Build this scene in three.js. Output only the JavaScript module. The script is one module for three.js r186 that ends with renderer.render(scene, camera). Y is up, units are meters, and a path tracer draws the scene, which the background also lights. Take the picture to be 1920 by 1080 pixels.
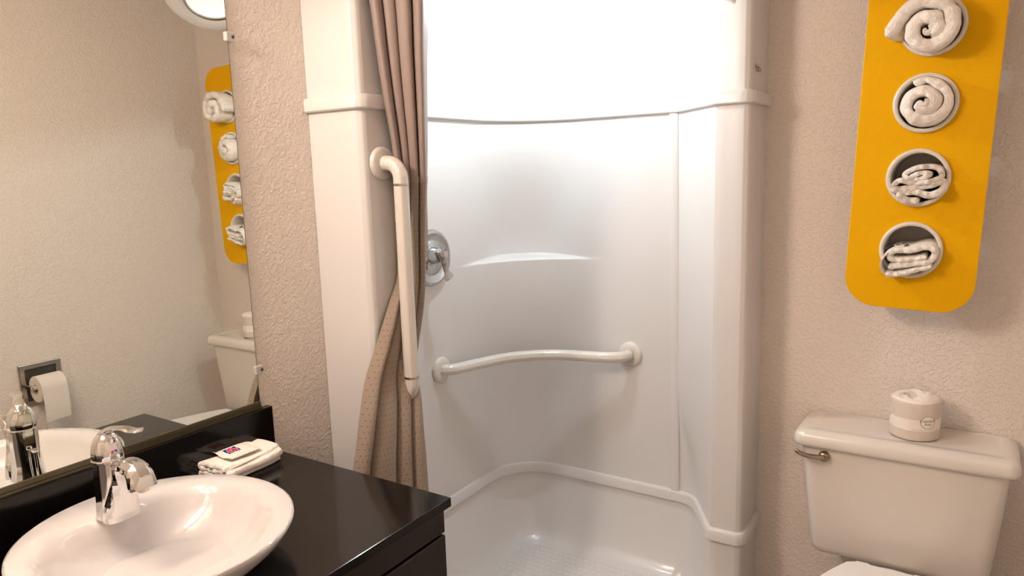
import * as THREE from 'three';
import { RoundedBoxGeometry } from 'three/addons/geometries/RoundedBoxGeometry.js';
import { mergeGeometries, mergeVertices, toCreasedNormals } from 'three/addons/utils/BufferGeometryUtils.js';
import { RectAreaLightUniformsLib } from 'three/addons/lights/RectAreaLightUniformsLib.js';

// ---------------------------------------------------------------- camera, light, exposure
RectAreaLightUniformsLib.init();
const scene = new THREE.Scene();
scene.background = new THREE.Color(0x000000);
const camera = new THREE.PerspectiveCamera(43.31, 1920 / 1080, 0.05, 50);
const YAW = 0.578, PITCH = 0.161, ROLL = 0.030;
camera.position.set(1.5, 1.5, 0);
camera.rotation.order = 'YXZ';
camera.rotation.set(-PITCH, YAW, -ROLL);
const renderer = new THREE.WebGLRenderer({ antialias: true });
renderer.toneMapping = THREE.LinearToneMapping;
renderer.toneMappingExposure = 1.03;
renderer.shadowMap.enabled = true;

const WARM = new THREE.Color().setRGB(1.0, 0.81, 0.69), COOL = new THREE.Color().setRGB(0.87, 0.945, 1.0);
function areaLight(color, intensity, w, h, pos, target) {
  const l = new THREE.RectAreaLight(color, intensity, w, h);
  l.position.set(...pos); l.lookAt(...target); l.castShadow = true; scene.add(l); return l;
}
const VANITY = { x: 0.11, y: 2.085, z0: -0.66, z1: 0.10 };
for (let i = 0; i < 6; i++) {
  const l = new THREE.PointLight(WARM, 0.62, 0, 2); l.castShadow = true; l.shadow.radius = 2.8;
  l.position.set(VANITY.x, VANITY.y, VANITY.z0 + 0.09 + i * 0.115 + (i > 2 ? 0.005 : 0)); scene.add(l);
}
const SHOWER = { x: 0.40, y: 2.07, z: -1.79 };
areaLight(COOL, 44, 0.11, 0.11, [SHOWER.x, SHOWER.y - 0.124, SHOWER.z], [SHOWER.x, 0, SHOWER.z + 0.0001]);
{ const l = new THREE.PointLight(COOL, 0.74, 0, 2); l.position.set(SHOWER.x, SHOWER.y - 0.085, SHOWER.z); l.castShadow = true; l.shadow.radius = 0.5; scene.add(l); }

// ---------------------------------------------------------------- helpers
let seed = 7;
const rnd = () => { seed = (seed * 1664525 + 1013904223) >>> 0; return seed / 4294967296; };
const lerp = (a, b, t) => a + (b - a) * t, clamp = (v, a, b) => Math.min(b, Math.max(a, v));
const smooth = (a, b, v) => { const t = clamp((v - a) / (b - a), 0, 1); return t * t * (3 - 2 * t); };
const counts = {};
function numbered(n) { counts[n] = (counts[n] || 0) + 1; return counts[n] === 1 ? n : n + '_' + String(counts[n] - 1).padStart(3, '0'); }
function mesh(name, geo, mat, parent = scene) {
  const g = Array.isArray(geo) ? (geo.length > 1 ? mergeGeometries(geo.map(clean)) : geo[0]) : geo;
  const m = new THREE.Mesh(g, mat); m.name = parent === scene ? numbered(name) : name;
  m.castShadow = m.receiveShadow = true; parent.add(m); return m;
}
function clean(g) {
  const o = g.index ? g.toNonIndexed() : g;
  for (const k of Object.keys(o.attributes)) if (!['position', 'normal', 'uv'].includes(k)) o.deleteAttribute(k);
  if (!o.attributes.uv) o.setAttribute('uv', new THREE.BufferAttribute(new Float32Array(o.attributes.position.count * 2), 2));
  return o;
}
function thing(name, label, category, pos = [0, 0, 0], group) {
  const o = new THREE.Group(); o.name = numbered(name); o.position.set(...pos); scene.add(o);
  return tag(o, label, category, group);
}
function tag(o, label, category, group) { o.userData = { label, category }; if (group) o.userData.group = group; return o; }
function struct(name, geo, mat, label, category) {
  const m = mesh(name, geo, mat); m.userData = { kind: 'structure', label, category }; return m;
}
function box(x0, x1, y0, y1, z0, z1, r = 0) {
  const g = r ? new RoundedBoxGeometry(x1 - x0, y1 - y0, z1 - z0, 3, r) : new THREE.BoxGeometry(x1 - x0, y1 - y0, z1 - z0);
  g.translate((x0 + x1) / 2, (y0 + y1) / 2, (z0 + z1) / 2); return g;
}
function metreUV(g, s = 1) { // box-projected uv, in metres times s
  const o = g.index ? g.toNonIndexed() : g, p = o.attributes.position, n = o.attributes.normal, uv = new Float32Array(p.count * 2);
  for (let i = 0; i < p.count; i++) {
    const ax = Math.abs(n.getX(i)), ay = Math.abs(n.getY(i)), az = Math.abs(n.getZ(i));
    let u, v;
    if (ax >= ay && ax >= az) { u = p.getZ(i); v = p.getY(i); } else if (ay >= az) { u = p.getX(i); v = p.getZ(i); } else { u = p.getX(i); v = p.getY(i); }
    uv[2 * i] = u * s; uv[2 * i + 1] = v * s;
  }
  o.setAttribute('uv', new THREE.BufferAttribute(uv, 2)); return o;
}
// a grid of points fn(i, j) -> [x, y, z]; i along u, j along v; normal = du x dv
function grid(fn, nu, nv, { closeU = false, crease = 0, uvs = [1, 1], flip = false } = {}) {
  const P = [], U = [], I = [], cu = nu + 1;
  for (let j = 0; j <= nv; j++) for (let i = 0; i <= nu; i++) { P.push(...fn(i, j)); U.push(i / nu * uvs[0], j / nv * uvs[1]); }
  for (let j = 0; j < nv; j++) for (let i = 0; i < nu; i++) {
    const a = j * cu + i, b = a + 1, c = a + cu, d = c + 1;
    if (flip) I.push(a, d, b, a, c, d); else I.push(a, b, d, a, d, c);
  }
  let g = new THREE.BufferGeometry();
  g.setAttribute('position', new THREE.Float32BufferAttribute(P, 3)); g.setAttribute('uv', new THREE.Float32BufferAttribute(U, 2)); g.setIndex(I);
  if (crease) return toCreasedNormals(g, crease);
  g.computeVertexNormals();
  if (closeU) { // average the seam normals
    const n = g.attributes.normal;
    for (let j = 0; j <= nv; j++) {
      const a = j * cu, b = a + nu, v = new THREE.Vector3(n.getX(a) + n.getX(b), n.getY(a) + n.getY(b), n.getZ(a) + n.getZ(b)).normalize();
      n.setXYZ(a, v.x, v.y, v.z); n.setXYZ(b, v.x, v.y, v.z);
    }
  }
  return g;
}
function fan(points, centre, up = true) { // closed fan
  const P = [...centre], I = [], n = points.length;
  points.forEach((p) => P.push(...p));
  for (let i = 0; i < n; i++) { const a = 1 + i, b = 1 + (i + 1) % n; if (up) I.push(0, a, b); else I.push(0, b, a); }
  const g = new THREE.BufferGeometry(), U = [];
  for (let i = 0; i < P.length; i += 3) U.push(P[i], P[i + 2]);
  g.setAttribute('position', new THREE.Float32BufferAttribute(P, 3)); g.setAttribute('uv', new THREE.Float32BufferAttribute(U, 2)); g.setIndex(I);
  g.computeVertexNormals(); return g;
}
// stacked closed rings: each ring an array of [x,y,z] of one length
function stack(rings, { capStart = true, capEnd = true, crease = 0.7, uvs } = {}) {
  const n = rings[0].length, parts = [grid((i, j) => rings[j][i % n], n, rings.length - 1, { closeU: true, crease, uvs })];
  const mid = (r) => [0, 1, 2].map((k) => r.reduce((s, p) => s + p[k], 0) / n);
  if (capStart) parts.push(toCreasedNormals(fan(rings[0], mid(rings[0]), false), 0.5));
  if (capEnd) parts.push(toCreasedNormals(fan(rings[rings.length - 1], mid(rings[rings.length - 1]), true), 0.5));
  return mergeGeometries(parts.map(clean));
}
// rounded rectangle ring in the xz plane, running so that stacked upwards the normals point outwards
function rrect(y, x0, x1, z0, z1, r, k = 6) {
  const o = [];
  for (const [cx, cz, a0] of [[x1 - r, z1 - r, 0], [x0 + r, z1 - r, 1], [x0 + r, z0 + r, 2], [x1 - r, z0 + r, 3]])
    for (let i = 0; i <= k; i++) { const a = (a0 + i / k) * Math.PI / 2; o.push([cx + r * Math.cos(a), y, cz + r * Math.sin(a)]); }
  return o.reverse();
}
function ellipse(y, cx, cz, rx, rz, n = 48, f) {
  const o = [];
  for (let i = 0; i < n; i++) { const a = -i / n * Math.PI * 2, k = f ? f(a) : 1; o.push([cx + rx * k * Math.cos(a), y, cz + rz * k * Math.sin(a)]); }
  return o;
}
// tube along points, radius may vary: rad(t) -> [side, normal]; side direction near sideHint
function tube(points, rad, { n = 20, seg = 60, side = [0, 0, 1], caps = true, tension = 0.5, crease = 0, sq = () => 1 } = {}) {
  const curve = new THREE.CatmullRomCurve3(points.map((p) => new THREE.Vector3(...p)), false, 'catmullrom', tension), rings = [], S0 = new THREE.Vector3(...side);
  for (let j = 0; j <= seg; j++) {
    const t = j / seg, p = curve.getPointAt(t), T = curve.getTangentAt(t), S = S0.clone().addScaledVector(T, -S0.dot(T)).normalize(), N = new THREE.Vector3().crossVectors(T, S);
    const r = typeof rad === 'number' ? [rad, rad] : rad(t), ring = [];
    for (let i = 0; i < n; i++) { const a = i / n * Math.PI * 2, e = sq(t), pw = (v) => Math.sign(v) * Math.pow(Math.abs(v), e), c = pw(Math.cos(a)) * r[0], s = pw(Math.sin(a)) * r[1]; ring.push([p.x + S.x * c + N.x * s, p.y + S.y * c + N.y * s, p.z + S.z * c + N.z * s]); }
    rings.push(ring);
  }
  return stack(rings, { capStart: caps, capEnd: caps, crease: crease || 0.9 });
}
function lathe(profile, n = 40, axis = 'y') {
  const g = new THREE.LatheGeometry(profile.map(([r, y]) => new THREE.Vector2(r, y)), n);
  const c = toCreasedNormals(g, 0.6);
  if (axis === 'x') c.rotateZ(-Math.PI / 2); if (axis === 'z') c.rotateX(Math.PI / 2);
  return c;
}
// cloth ribbon: a 2-D centre line given thickness and swept to depth with rounded edges.
function ribbon(path, t, depth, map, { steps = 160, wob = 0, smoothPath = true } = {}) {
  let pts = path.map(([x, y]) => new THREE.Vector3(x, y, 0));
  const c = smoothPath ? new THREE.CatmullRomCurve3(pts, false, 'centripetal') : new THREE.CatmullRomCurve3(pts);
  const sec = [], h = t / 2, k = 6, m = 5;
  for (let i = 0; i <= k; i++) sec.push([h, lerp(h, depth - h, i / k)]);
  for (let i = 1; i < m; i++) { const a = i / m * Math.PI; sec.push([h * Math.cos(a), depth - h + h * Math.sin(a)]); }
  for (let i = 0; i <= k; i++) sec.push([-h, lerp(depth - h, h, i / k)]);
  for (let i = 1; i < m; i++) { const a = i / m * Math.PI; sec.push([-h * Math.cos(a), h - h * Math.sin(a)]); }
  const rings = [], L = c.getLength();
  for (let j = 0; j <= steps; j++) {
    const u = j / steps, p = c.getPointAt(u), T = c.getTangentAt(u), nx = -T.y, ny = T.x;
    const e = Math.min(u * L, (1 - u) * L), q = e < h ? Math.sqrt(Math.max(0.02, 1 - (1 - e / h) ** 2)) : 1;
    const w = wob ? wob * (Math.sin(u * L * 130 + 1) + 0.7 * Math.sin(u * L * 310 + 2.1)) : 0;
    rings.push(sec.map(([n, z]) => map(p.x + nx * n * q, p.y + ny * n * q, z + w * (z / depth), u)));
  }
  const N = sec.length;
  return mergeGeometries([grid((i, j) => rings[j][i % N], N, steps, { closeU: true, uvs: [depth * 2.2, L] }),
    fan(rings[0], rings[0][0], false), fan(rings[steps], rings[steps][0], true)].map(clean));
}

// ---------------------------------------------------------------- computed textures
function noiseTile(seedN) { // periodic value noise
  const N = 256, tab = new Float32Array(N * N); let s = seedN >>> 0;
  for (let i = 0; i < N * N; i++) { s = (s * 1664525 + 1013904223) >>> 0; tab[i] = s / 4294967296; }
  return (u, v, per) => {
    const x = u * per, y = v * per, xi = Math.floor(x), yi = Math.floor(y); let fx = x - xi, fy = y - yi;
    fx = fx * fx * (3 - 2 * fx); fy = fy * fy * (3 - 2 * fy);
    const w = (a) => ((a % per) + per) % per, g = (a, b) => tab[w(b) % N * N + w(a) % N];
    return lerp(lerp(g(xi, yi), g(xi + 1, yi), fx), lerp(g(xi, yi + 1), g(xi + 1, yi + 1), fx), fy);
  };
}
const nz = noiseTile(12345), nz2 = noiseTile(999);
function tex(size, fn, { srgb = false, ch = 1 } = {}) {
  const d = new Uint8Array(size * size * 4);
  for (let y = 0; y < size; y++) for (let x = 0; x < size; x++) {
    const v = fn(x / size, y / size), o = (y * size + x) * 4;
    if (ch === 1) { d[o] = d[o + 1] = d[o + 2] = clamp(v, 0, 1) * 255; } else { d[o] = clamp(v[0], 0, 1) * 255; d[o + 1] = clamp(v[1], 0, 1) * 255; d[o + 2] = clamp(v[2], 0, 1) * 255; }
    d[o + 3] = 255;
  }
  const t = new THREE.DataTexture(d, size, size); t.wrapS = t.wrapT = THREE.RepeatWrapping; t.magFilter = THREE.LinearFilter; t.minFilter = THREE.LinearMipmapLinearFilter; t.generateMipmaps = true;
  if (srgb) t.colorSpace = THREE.SRGBColorSpace; t.needsUpdate = true; return t;
}
function rep(t, x, y = x) { const c = t.clone(); c.repeat.set(x, y); c.needsUpdate = true; return c; }
function canvasTex(w, h, draw) {
  const c = document.createElement('canvas'); c.width = w; c.height = h; draw(c.getContext('2d'), w, h);
  const t = new THREE.CanvasTexture(c); t.colorSpace = THREE.SRGBColorSpace; t.magFilter = THREE.LinearFilter; return t;
}
const wallRelief = tex(1024, (u, v) => { // hand-trowelled knock-down plaster, tile = 0.42 m
  const wu = u + 0.012 * (nz2(u, v, 20) - 0.5), wv = v + 0.012 * (nz2(v, u, 20) - 0.5);
  const a = 0.6 * nz(wu, wv, 46) + 0.4 * nz2(wu, wv, 92);
  return 0.75 * smooth(0.40, 0.66, a) + 0.18 * nz(u, v, 150) + 0.07 * nz2(u, v, 6);
});
const terryRelief = tex(512, (u, v) => 0.55 * nz(u, v, 96) + 0.45 * nz2(u, v, 180));
const fabricRelief = tex(512, (u, v) => { // fine weave
  return 0.5 + 0.25 * Math.sin(u * Math.PI * 2 * 90) * Math.sin(v * Math.PI * 2 * 90) + 0.2 * (nz(u, v, 128) - 0.5);
});
const dotRelief = tex(512, (u, v) => { // woven dotted cloth: offset rows of small raised dots
  const r = v * 12, row = Math.floor(r), fx = (u * 12 + (row % 2) * 0.5) % 1 - 0.5, fy = r - row - 0.5, d = Math.hypot(fx * 0.8, fy);
  return 0.4 + 0.5 * smooth(0.2, 0.1, d) + 0.1 * nz(u, v, 160);
});
const dotColour = tex(512, (u, v) => {
  const r = v * 12, row = Math.floor(r), fx = (u * 12 + (row % 2) * 0.5) % 1 - 0.5, fy = r - row - 0.5, d = Math.hypot(fx * 0.8, fy + 0.14);
  const k = 0.97 - 0.24 * smooth(0.20, 0.07, d) + 0.05 * (nz(u, v, 120) - 0.5); return [k, k, k];
}, { ch: 3 });
const speckle = tex(512, (u, v) => { const a = nz(u, v, 200), b = nz2(u, v, 110), k = 0.07 + 0.035 * smooth(0.72, 0.95, a) + 0.02 * smooth(0.6, 0.9, b); return [k * 1.12, k * 0.98, k * 0.93]; }, { ch: 3 });
const gripRelief = tex(512, (u, v) => { // small raised grip dots of the shower floor
  const r = v * 16, row = Math.floor(r), fx = (u * 16 + (row % 2) * 0.5) % 1 - 0.5, fy = r - row - 0.5;
  return smooth(0.46, 0.3, Math.hypot(fx, fy) + 0.12 * (nz(u, v, 60) - 0.5));
});
const softNoise = tex(256, (u, v) => 0.5 * nz(u, v, 24) + 0.5 * nz2(u, v, 60));

// ---------------------------------------------------------------- materials
const M = {};
const std = (o) => new THREE.MeshStandardMaterial(o), phy = (o) => new THREE.MeshPhysicalMaterial(o), rgb = (r, g, b) => new THREE.Color().setRGB(r, g, b);
M.wall = std({ color: rgb(0.79, 0.72, 0.65), roughness: 0.72, bumpMap: rep(wallRelief, 1 / 0.33), bumpScale: 0.0014 });
M.ceiling = std({ color: rgb(0.82, 0.77, 0.72), roughness: 0.85, bumpMap: rep(wallRelief, 2), bumpScale: 0.001 });
M.floor = std({ color: rgb(0.34, 0.29, 0.25), roughness: 0.45 });
M.gel = phy({ color: rgb(0.69, 0.685, 0.675), roughness: 0.3, clearcoat: 0.6, clearcoatRoughness: 0.12 });
M.grip = phy({ color: rgb(0.69, 0.685, 0.675), roughness: 0.35, bumpMap: rep(gripRelief, 1 / 0.40), bumpScale: 0.0015 });
M.bar = phy({ color: rgb(0.66, 0.63, 0.58), roughness: 0.3, clearcoat: 0.5, clearcoatRoughness: 0.1 });
M.china = phy({ color: rgb(0.74, 0.695, 0.64), roughness: 0.22, clearcoat: 0.7, clearcoatRoughness: 0.06 });
M.sink = phy({ color: rgb(0.58, 0.56, 0.55), roughness: 0.07 });
M.seat = phy({ color: rgb(0.86, 0.83, 0.79), roughness: 0.25 });
M.chrome = std({ color: rgb(0.80, 0.79, 0.78), metalness: 1, roughness: 0.07 });
M.satin = std({ color: rgb(0.50, 0.51, 0.52), metalness: 1, roughness: 0.14 });
M.steel = std({ color: rgb(0.55, 0.50, 0.45), metalness: 1, roughness: 0.25 });
M.nickel = std({ color: rgb(0.36, 0.29, 0.22), metalness: 1, roughness: 0.28 });
M.bronze = std({ color: rgb(0.115, 0.10, 0.062), metalness: 0.8, roughness: 0.38 });
M.mirror = std({ color: rgb(0.83, 0.85, 0.80), metalness: 1, roughness: 0.0 });
M.glassEdge = std({ color: rgb(0.10, 0.11, 0.09), roughness: 0.2 });
M.granite = phy({ map: rep(speckle, 4), color: rgb(0.075, 0.07, 0.068), roughness: 0.12, specularIntensity: 0.7 });
M.cabinet = phy({ color: rgb(0.010, 0.005, 0.0035), roughness: 0.22 });
M.yellow = phy({ color: rgb(0.80, 0.42, 0.0), roughness: 0.7, specularIntensity: 0.25, bumpMap: rep(softNoise, 8), bumpScale: 0.0002 });
M.edge = std({ color: rgb(0.80, 0.56, 0.34), roughness: 0.6 });
M.pvc = phy({ color: rgb(0.74, 0.70, 0.62), roughness: 0.35 });
M.terry = std({ color: rgb(0.92, 0.875, 0.815), roughness: 1, bumpMap: rep(terryRelief, 2.2), bumpScale: 0.0026 });
M.vinyl = phy({ color: rgb(0.30, 0.235, 0.208), roughness: 0.5, sheen: 0.3, sheenRoughness: 0.5, sheenColor: rgb(0.5, 0.4, 0.35), bumpMap: rep(fabricRelief, 6), bumpScale: 0.0002 });
M.dotted = std({ color: rgb(0.30, 0.238, 0.188), roughness: 0.85, map: rep(dotColour, 6), bumpMap: rep(dotRelief, 6), bumpScale: 0.0012 });
M.paper = std({ color: rgb(0.80, 0.74, 0.68), roughness: 0.95, bumpMap: rep(softNoise, 3), bumpScale: 0.0004 });
M.white = std({ color: rgb(0.80, 0.79, 0.77), roughness: 0.4 });
M.black = std({ color: rgb(0.02, 0.02, 0.02), roughness: 0.5 });
M.dark = std({ color: rgb(0.05, 0.045, 0.04), roughness: 0.5 });
M.clear = phy({ color: rgb(0.95, 0.92, 0.90), roughness: 0.22, transmission: 0.55, thickness: 0.006, ior: 1.49 });
M.red = std({ color: rgb(0.7, 0.02, 0.05), roughness: 0.3 });
M.blue = std({ color: rgb(0.02, 0.08, 0.5), roughness: 0.3 });
M.showerGlow = std({ color: rgb(0.9, 0.9, 0.9), emissive: rgb(0.93, 0.97, 1), emissiveIntensity: 1.5 });
M.vanityGlow = std({ color: rgb(0.9, 0.87, 0.8), emissive: rgb(1, 0.83, 0.70), emissiveIntensity: 3 });
M.ceilGlow = std({ color: rgb(0.9, 0.9, 0.88), roughness: 0.3, emissive: rgb(0.96, 0.98, 0.93), emissiveIntensity: 0.55 });
M.door = std({ color: rgb(0.62, 0.57, 0.52), roughness: 0.5 });

// ---------------------------------------------------------------- the room
const XR = 1.77, ZB = -2.252, CEIL = 2.4, ZF = 1.0;
struct('floor', metreUV(box(-0.1, XR + 0.1, -0.1, 0, -2.45, ZF + 0.1)), M.floor, 'bathroom floor', 'floor');
struct('ceiling', metreUV(box(-0.1, XR + 0.1, CEIL, CEIL + 0.1, -2.45, ZF + 0.1)), M.ceiling, 'flat painted ceiling', 'ceiling');
struct('wall_left', metreUV(box(-0.1, 0, 0, CEIL, -2.45, ZF + 0.1)), M.wall, 'textured pinkish beige wall carrying the mirror', 'wall');
struct('wall_right', metreUV(box(XR, XR + 0.1, 0, CEIL, -2.45, ZF + 0.1)), M.wall, 'textured beige wall seen in the mirror', 'wall');
struct('wall_back', metreUV(mergeGeometries([clean(box(0.9435, XR, 0, CEIL, ZB - 0.1, ZB)), clean(box(0, 0.9435, 0, CEIL, -2.45, -2.31))])), M.wall, 'textured beige wall behind the toilet', 'wall');
struct('wall_front', metreUV(box(0, XR, 0, CEIL, ZF, ZF + 0.1)), M.wall, 'textured beige wall behind the camera', 'wall');
{
  const d = struct('door_1', box(0.75, 1.6, 0, 2.03, ZF - 0.04, ZF, 0.004), M.door, 'plain painted bathroom door', 'door');
  mesh('door_knob', lathe([[0, 0.06], [0.02, 0.058], [0.027, 0.045], [0.022, 0.03], [0.011, 0.022], [0.011, 0.006], [0.03, 0.004], [0.03, 0]], 24, 'z').rotateY(Math.PI).translate(0.83, 1.0, ZF - 0.04), M.steel, d);
}

// ---------------------------------------------------------------- shower stall
const YB0 = 1.662, YB1 = 1.700, YL0 = 0.358, YL1 = 0.398; // seam band, lip
const STALL = thing('shower_stall', 'white moulded fiberglass corner shower stall with seam band and rounded corner', 'shower');
function stallPath(y) {
  const k = clamp((y - YL1) / (YB1 - YL1), 0, 1), xl = lerp(0.018, 0.07, k), zb = lerp(-2.268, -2.25, k);
  let R = lerp(0.19, 0.34, smooth(0.45, 1.10, y)); R = lerp(R, 0.185, smooth(1.184, 1.204, y)); R = lerp(R, 0.27, smooth(1.25, 1.6, y));
  const vx = lerp(0.735, 0.675, smooth(0.4, 0.75, y));
  return [[0.0005, -1.349, 0], [0.185, -1.349, 0.022], [0.185, -1.48, 0.02], [xl, lerp(-1.615, -1.63, k), 0.05], [xl, zb, R], [vx, zb, lerp(0.09, 0.035, smooth(0.4, 0.75, y))], [0.852, -2.069, 0.010], [0.945, -2.069, 0.022], [0.945, -2.2525, 0]];
}
function roundPath(verts) { // fillet the corners; constant point count
  const out = [], seg = [1, 4, 2, 3, 6, 6, 4, 3, 3];
  verts.forEach(([x, z, r], i) => {
    if (!r) { out.push([x, z]); } else {
      const [px, pz] = verts[i - 1], [qx, qz] = verts[i + 1];
      let ax = px - x, az = pz - z, bx = qx - x, bz = qz - z; const la = Math.hypot(ax, az), lb = Math.hypot(bx, bz); ax /= la; az /= la; bx /= lb; bz /= lb;
      const ang = Math.acos(clamp(ax * bx + az * bz, -1, 1)), d = Math.min(r / Math.tan(ang / 2), la * 0.95, lb * 0.95), rr = d * Math.tan(ang / 2);
      const hx = ax + bx, hz = az + bz, hl = Math.hypot(hx, hz), cd = rr / Math.sin(ang / 2), cx = x + hx / hl * cd, cz = z + hz / hl * cd, n = i === 4 ? 22 : 8;
      const a0 = Math.atan2(z + az * d - cz, x + ax * d - cx); let a1 = Math.atan2(z + bz * d - cz, x + bx * d - cx);
      while (a1 - a0 > Math.PI) a1 -= 2 * Math.PI; while (a1 - a0 < -Math.PI) a1 += 2 * Math.PI;
      for (let k = 0; k <= n; k++) { const a = lerp(a0, a1, k / n); out.push([cx + rr * Math.cos(a), cz + rr * Math.sin(a)]); }
    }
    if (i < verts.length - 1) { out.push(null); }
  });
  // subdivide straight pieces
  const res = [];
  for (let i = 0; i < out.length; i++) {
    if (out[i]) { res.push(out[i]); continue; }
    const p = out[i - 1], q = out[i + 1]; for (let k = 1; k < 4; k++) res.push([lerp(p[0], q[0], k / 4), lerp(p[1], q[1], k / 4)]);
  }
  return res;
}
function offsetPath(pts, d) {
  return pts.map((p, i) => {
    const a = pts[Math.max(0, i - 1)], b = pts[Math.min(pts.length - 1, i + 1)]; let tx = b[0] - a[0], tz = b[1] - a[1]; const l = Math.hypot(tx, tz) || 1; tx /= l; tz /= l;
    return [p[0] - tz * d, p[1] + tx * d];
  });
}
function sheet(ys, path = (y) => roundPath(stallPath(y)), crease = 0.5) {
  const rows = ys.map((y) => path(y).map(([x, z]) => [x, y, z]));
  return grid((i, j) => rows[j][i], rows[0].length - 1, ys.length - 1, { crease });
}
function strip(y, section) { // section [offset, y] bottom to top
  const base = roundPath(stallPath(y)), rows = section.map(([d, yy]) => offsetPath(base, d).map(([x, z]) => [x, yy, z]));
  return grid((i, j) => rows[j][i], base.length - 1, rows.length - 1, { crease: 0.6 });
}
{
  const ys = [YL1 - 0.004]; for (let y = 0.45; y < 1.176; y += 0.06) ys.push(y);
  for (let y = 1.178; y <= 1.208; y += 0.002) ys.push(y);
  for (let y = 1.25; y < 1.65; y += 0.05) ys.push(y); ys.push(YB0 + 0.006);
  mesh('lower_panel', sheet(ys), M.gel, STALL);
  const up = []; for (let y = YB1 - 0.006; y < 2.12; y += 0.052) up.push(y); up.push(2.12);
  mesh('upper_panel', sheet(up), M.gel, STALL);
  mesh('seam_band', strip(1.68, [[-0.002, YB0], [0.010, YB0 + 0.0005], [0.0135, YB0 + 0.004], [0.014, YB1 - 0.010], [0.011, YB1 - 0.003], [0.004, YB1], [-0.002, YB1 + 0.001]]), M.gel, STALL);
  mesh('basin_lip', strip(YL1, [[-0.002, YL0], [0.010, YL0], [0.0135, YL0 + 0.004], [0.0135, YL1 - 0.009], [0.009, YL1 - 0.002], [-0.002, YL1 + 0.001]]), M.gel, STALL);
  mesh('base_skirt', sheet([0, 0.1, 0.2, 0.3, YL0 + 0.004], () => roundPath(stallPath(YL1))), M.gel, STALL);
  // batten on the back panel
  const zAt = (y) => stallPath(y)[4][1];
  mesh('panel_batten', grid((i, j) => { const y = lerp(YL1, YB0, j / 10), s = [[0.646, 0], [0.6485, 0.007], [0.652, 0.0085], [0.673, 0.0085], [0.6765, 0.007], [0.679, 0]][i]; return [s[0] + 0.006 * (1 - j / 10), y, zAt(y) + s[1]]; }, 5, 10, { crease: 0.5 }), M.gel, STALL);
  // basin
  const inner = (d) => { const p = roundPath(stallPath(YL1)), k = p.map(([x, z]) => smooth(0, 0.16, Math.min(-1.48 - z, 0.852 - x))), o1 = offsetPath(p, 1); return p.map(([x, z], i) => [x + (o1[i][0] - x) * d * lerp(0.02, 1, k[i]), z + (o1[i][1] - z) * d * lerp(0.02, 1, k[i])]).filter((q, i) => p[i][1] < -1.465 && p[i][0] < 0.90); };
  const rowsSpec = [[0.001, YL0 + 0.003], [0.010, 0.31], [0.028, 0.24], [0.046, 0.18], [0.058, 0.15], [0.072, 0.131], [0.09, 0.122], [0.115, 0.118]];
  const rows = rowsSpec.map(([d, y]) => inner(d).map(([x, z]) => [x, y, z]));
  mesh('basin', grid((i, j) => rows[rows.length - 1 - j][i], rows[0].length - 1, rows.length - 1, { flip: true, crease: 1.2 }), M.gel, STALL);
  const last = rows[rows.length - 1], rim = [...last, [0.80, 0.118, -2.0], [0.25, 0.118, -1.44]];
  const fl = toCreasedNormals(fan(rim, [0.42, 0.109, -1.85], false), 0.6);
  mesh('basin_floor', fl, M.grip, STALL);
  mesh('drain', lathe([[0, 0.004], [0.045, 0.004], [0.052, 0.002], [0.054, 0]], 32).translate(0.42, 0.109, -1.85), M.chrome, STALL);
  // threshold along the diagonal opening, arched header above
  const A = [0.185, -1.349], B = [0.945, -2.069], L = Math.hypot(B[0] - A[0], B[1] - A[1]), ang = Math.atan2(-(B[1] - A[1]), B[0] - A[0]);
  const th = new RoundedBoxGeometry(L - 0.01, 0.175, 0.09, 3, 0.02).translate(L / 2, 0.0875, -0.05);
  mesh('threshold', th.rotateY(ang).translate(A[0], 0, A[1]), M.gel, STALL);
  const s = new THREE.Shape(); s.moveTo(-0.005, 2.128); s.lineTo(-0.005, 1.84); s.lineTo(0, 1.84); s.quadraticCurveTo(0.006, 1.955, 0.10, 1.957); s.lineTo(L - 0.10, 1.957); s.quadraticCurveTo(L - 0.006, 1.955, L, 1.84); s.lineTo(L + 0.005, 1.84); s.lineTo(L + 0.005, 2.128); s.closePath();
  mesh('header', new THREE.ExtrudeGeometry(s, { depth: 0.022, bevelEnabled: true, bevelSize: 0.006, bevelThickness: 0.006, bevelSegments: 3, curveSegments: 16 }).translate(0, 0, -0.058).rotateY(ang).translate(A[0], 0, A[1]), M.gel, STALL);
  // domed top with a recessed lamp
  const top = roundPath(stallPath(2.0)).filter(([x, z], i, a) => z < -1.44 && x < 0.86), cx = 0.42, cz = -1.82, DR = [];
  for (let k = 0; k <= 8; k++) { const a = k / 8 * Math.PI / 2; DR.push(top.map(([x, z]) => { const d = Math.hypot(x - cx, z - cz), f = 1 - 0.11 * (1 - Math.cos(a)) / d; return [cx + (x - cx) * f, 1.965 + 0.11 * Math.sin(a), cz + (z - cz) * f]; })); }
  mesh('dome', mergeGeometries([clean(grid((i, j) => DR[j][i], top.length - 1, 8, { crease: 1.2 })), clean(fan(DR[8], [cx, 2.078, cz], true))]), M.gel, STALL);
  const lamp = mesh('lamp_trim', lathe([[0.065, 0], [0.085, -0.002], [0.092, 0.006], [0.092, 0.014]], 40).translate(SHOWER.x, SHOWER.y - 0.002, SHOWER.z), M.white, STALL);
  mesh('lamp_lens', lathe([[0, -0.120], [0.025, -0.117], [0.045, -0.106], [0.058, -0.088], [0.062, -0.065], [0.058, -0.03], [0.05, 0.0]], 40).translate(SHOWER.x, SHOWER.y, SHOWER.z), M.showerGlow, lamp);
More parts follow.
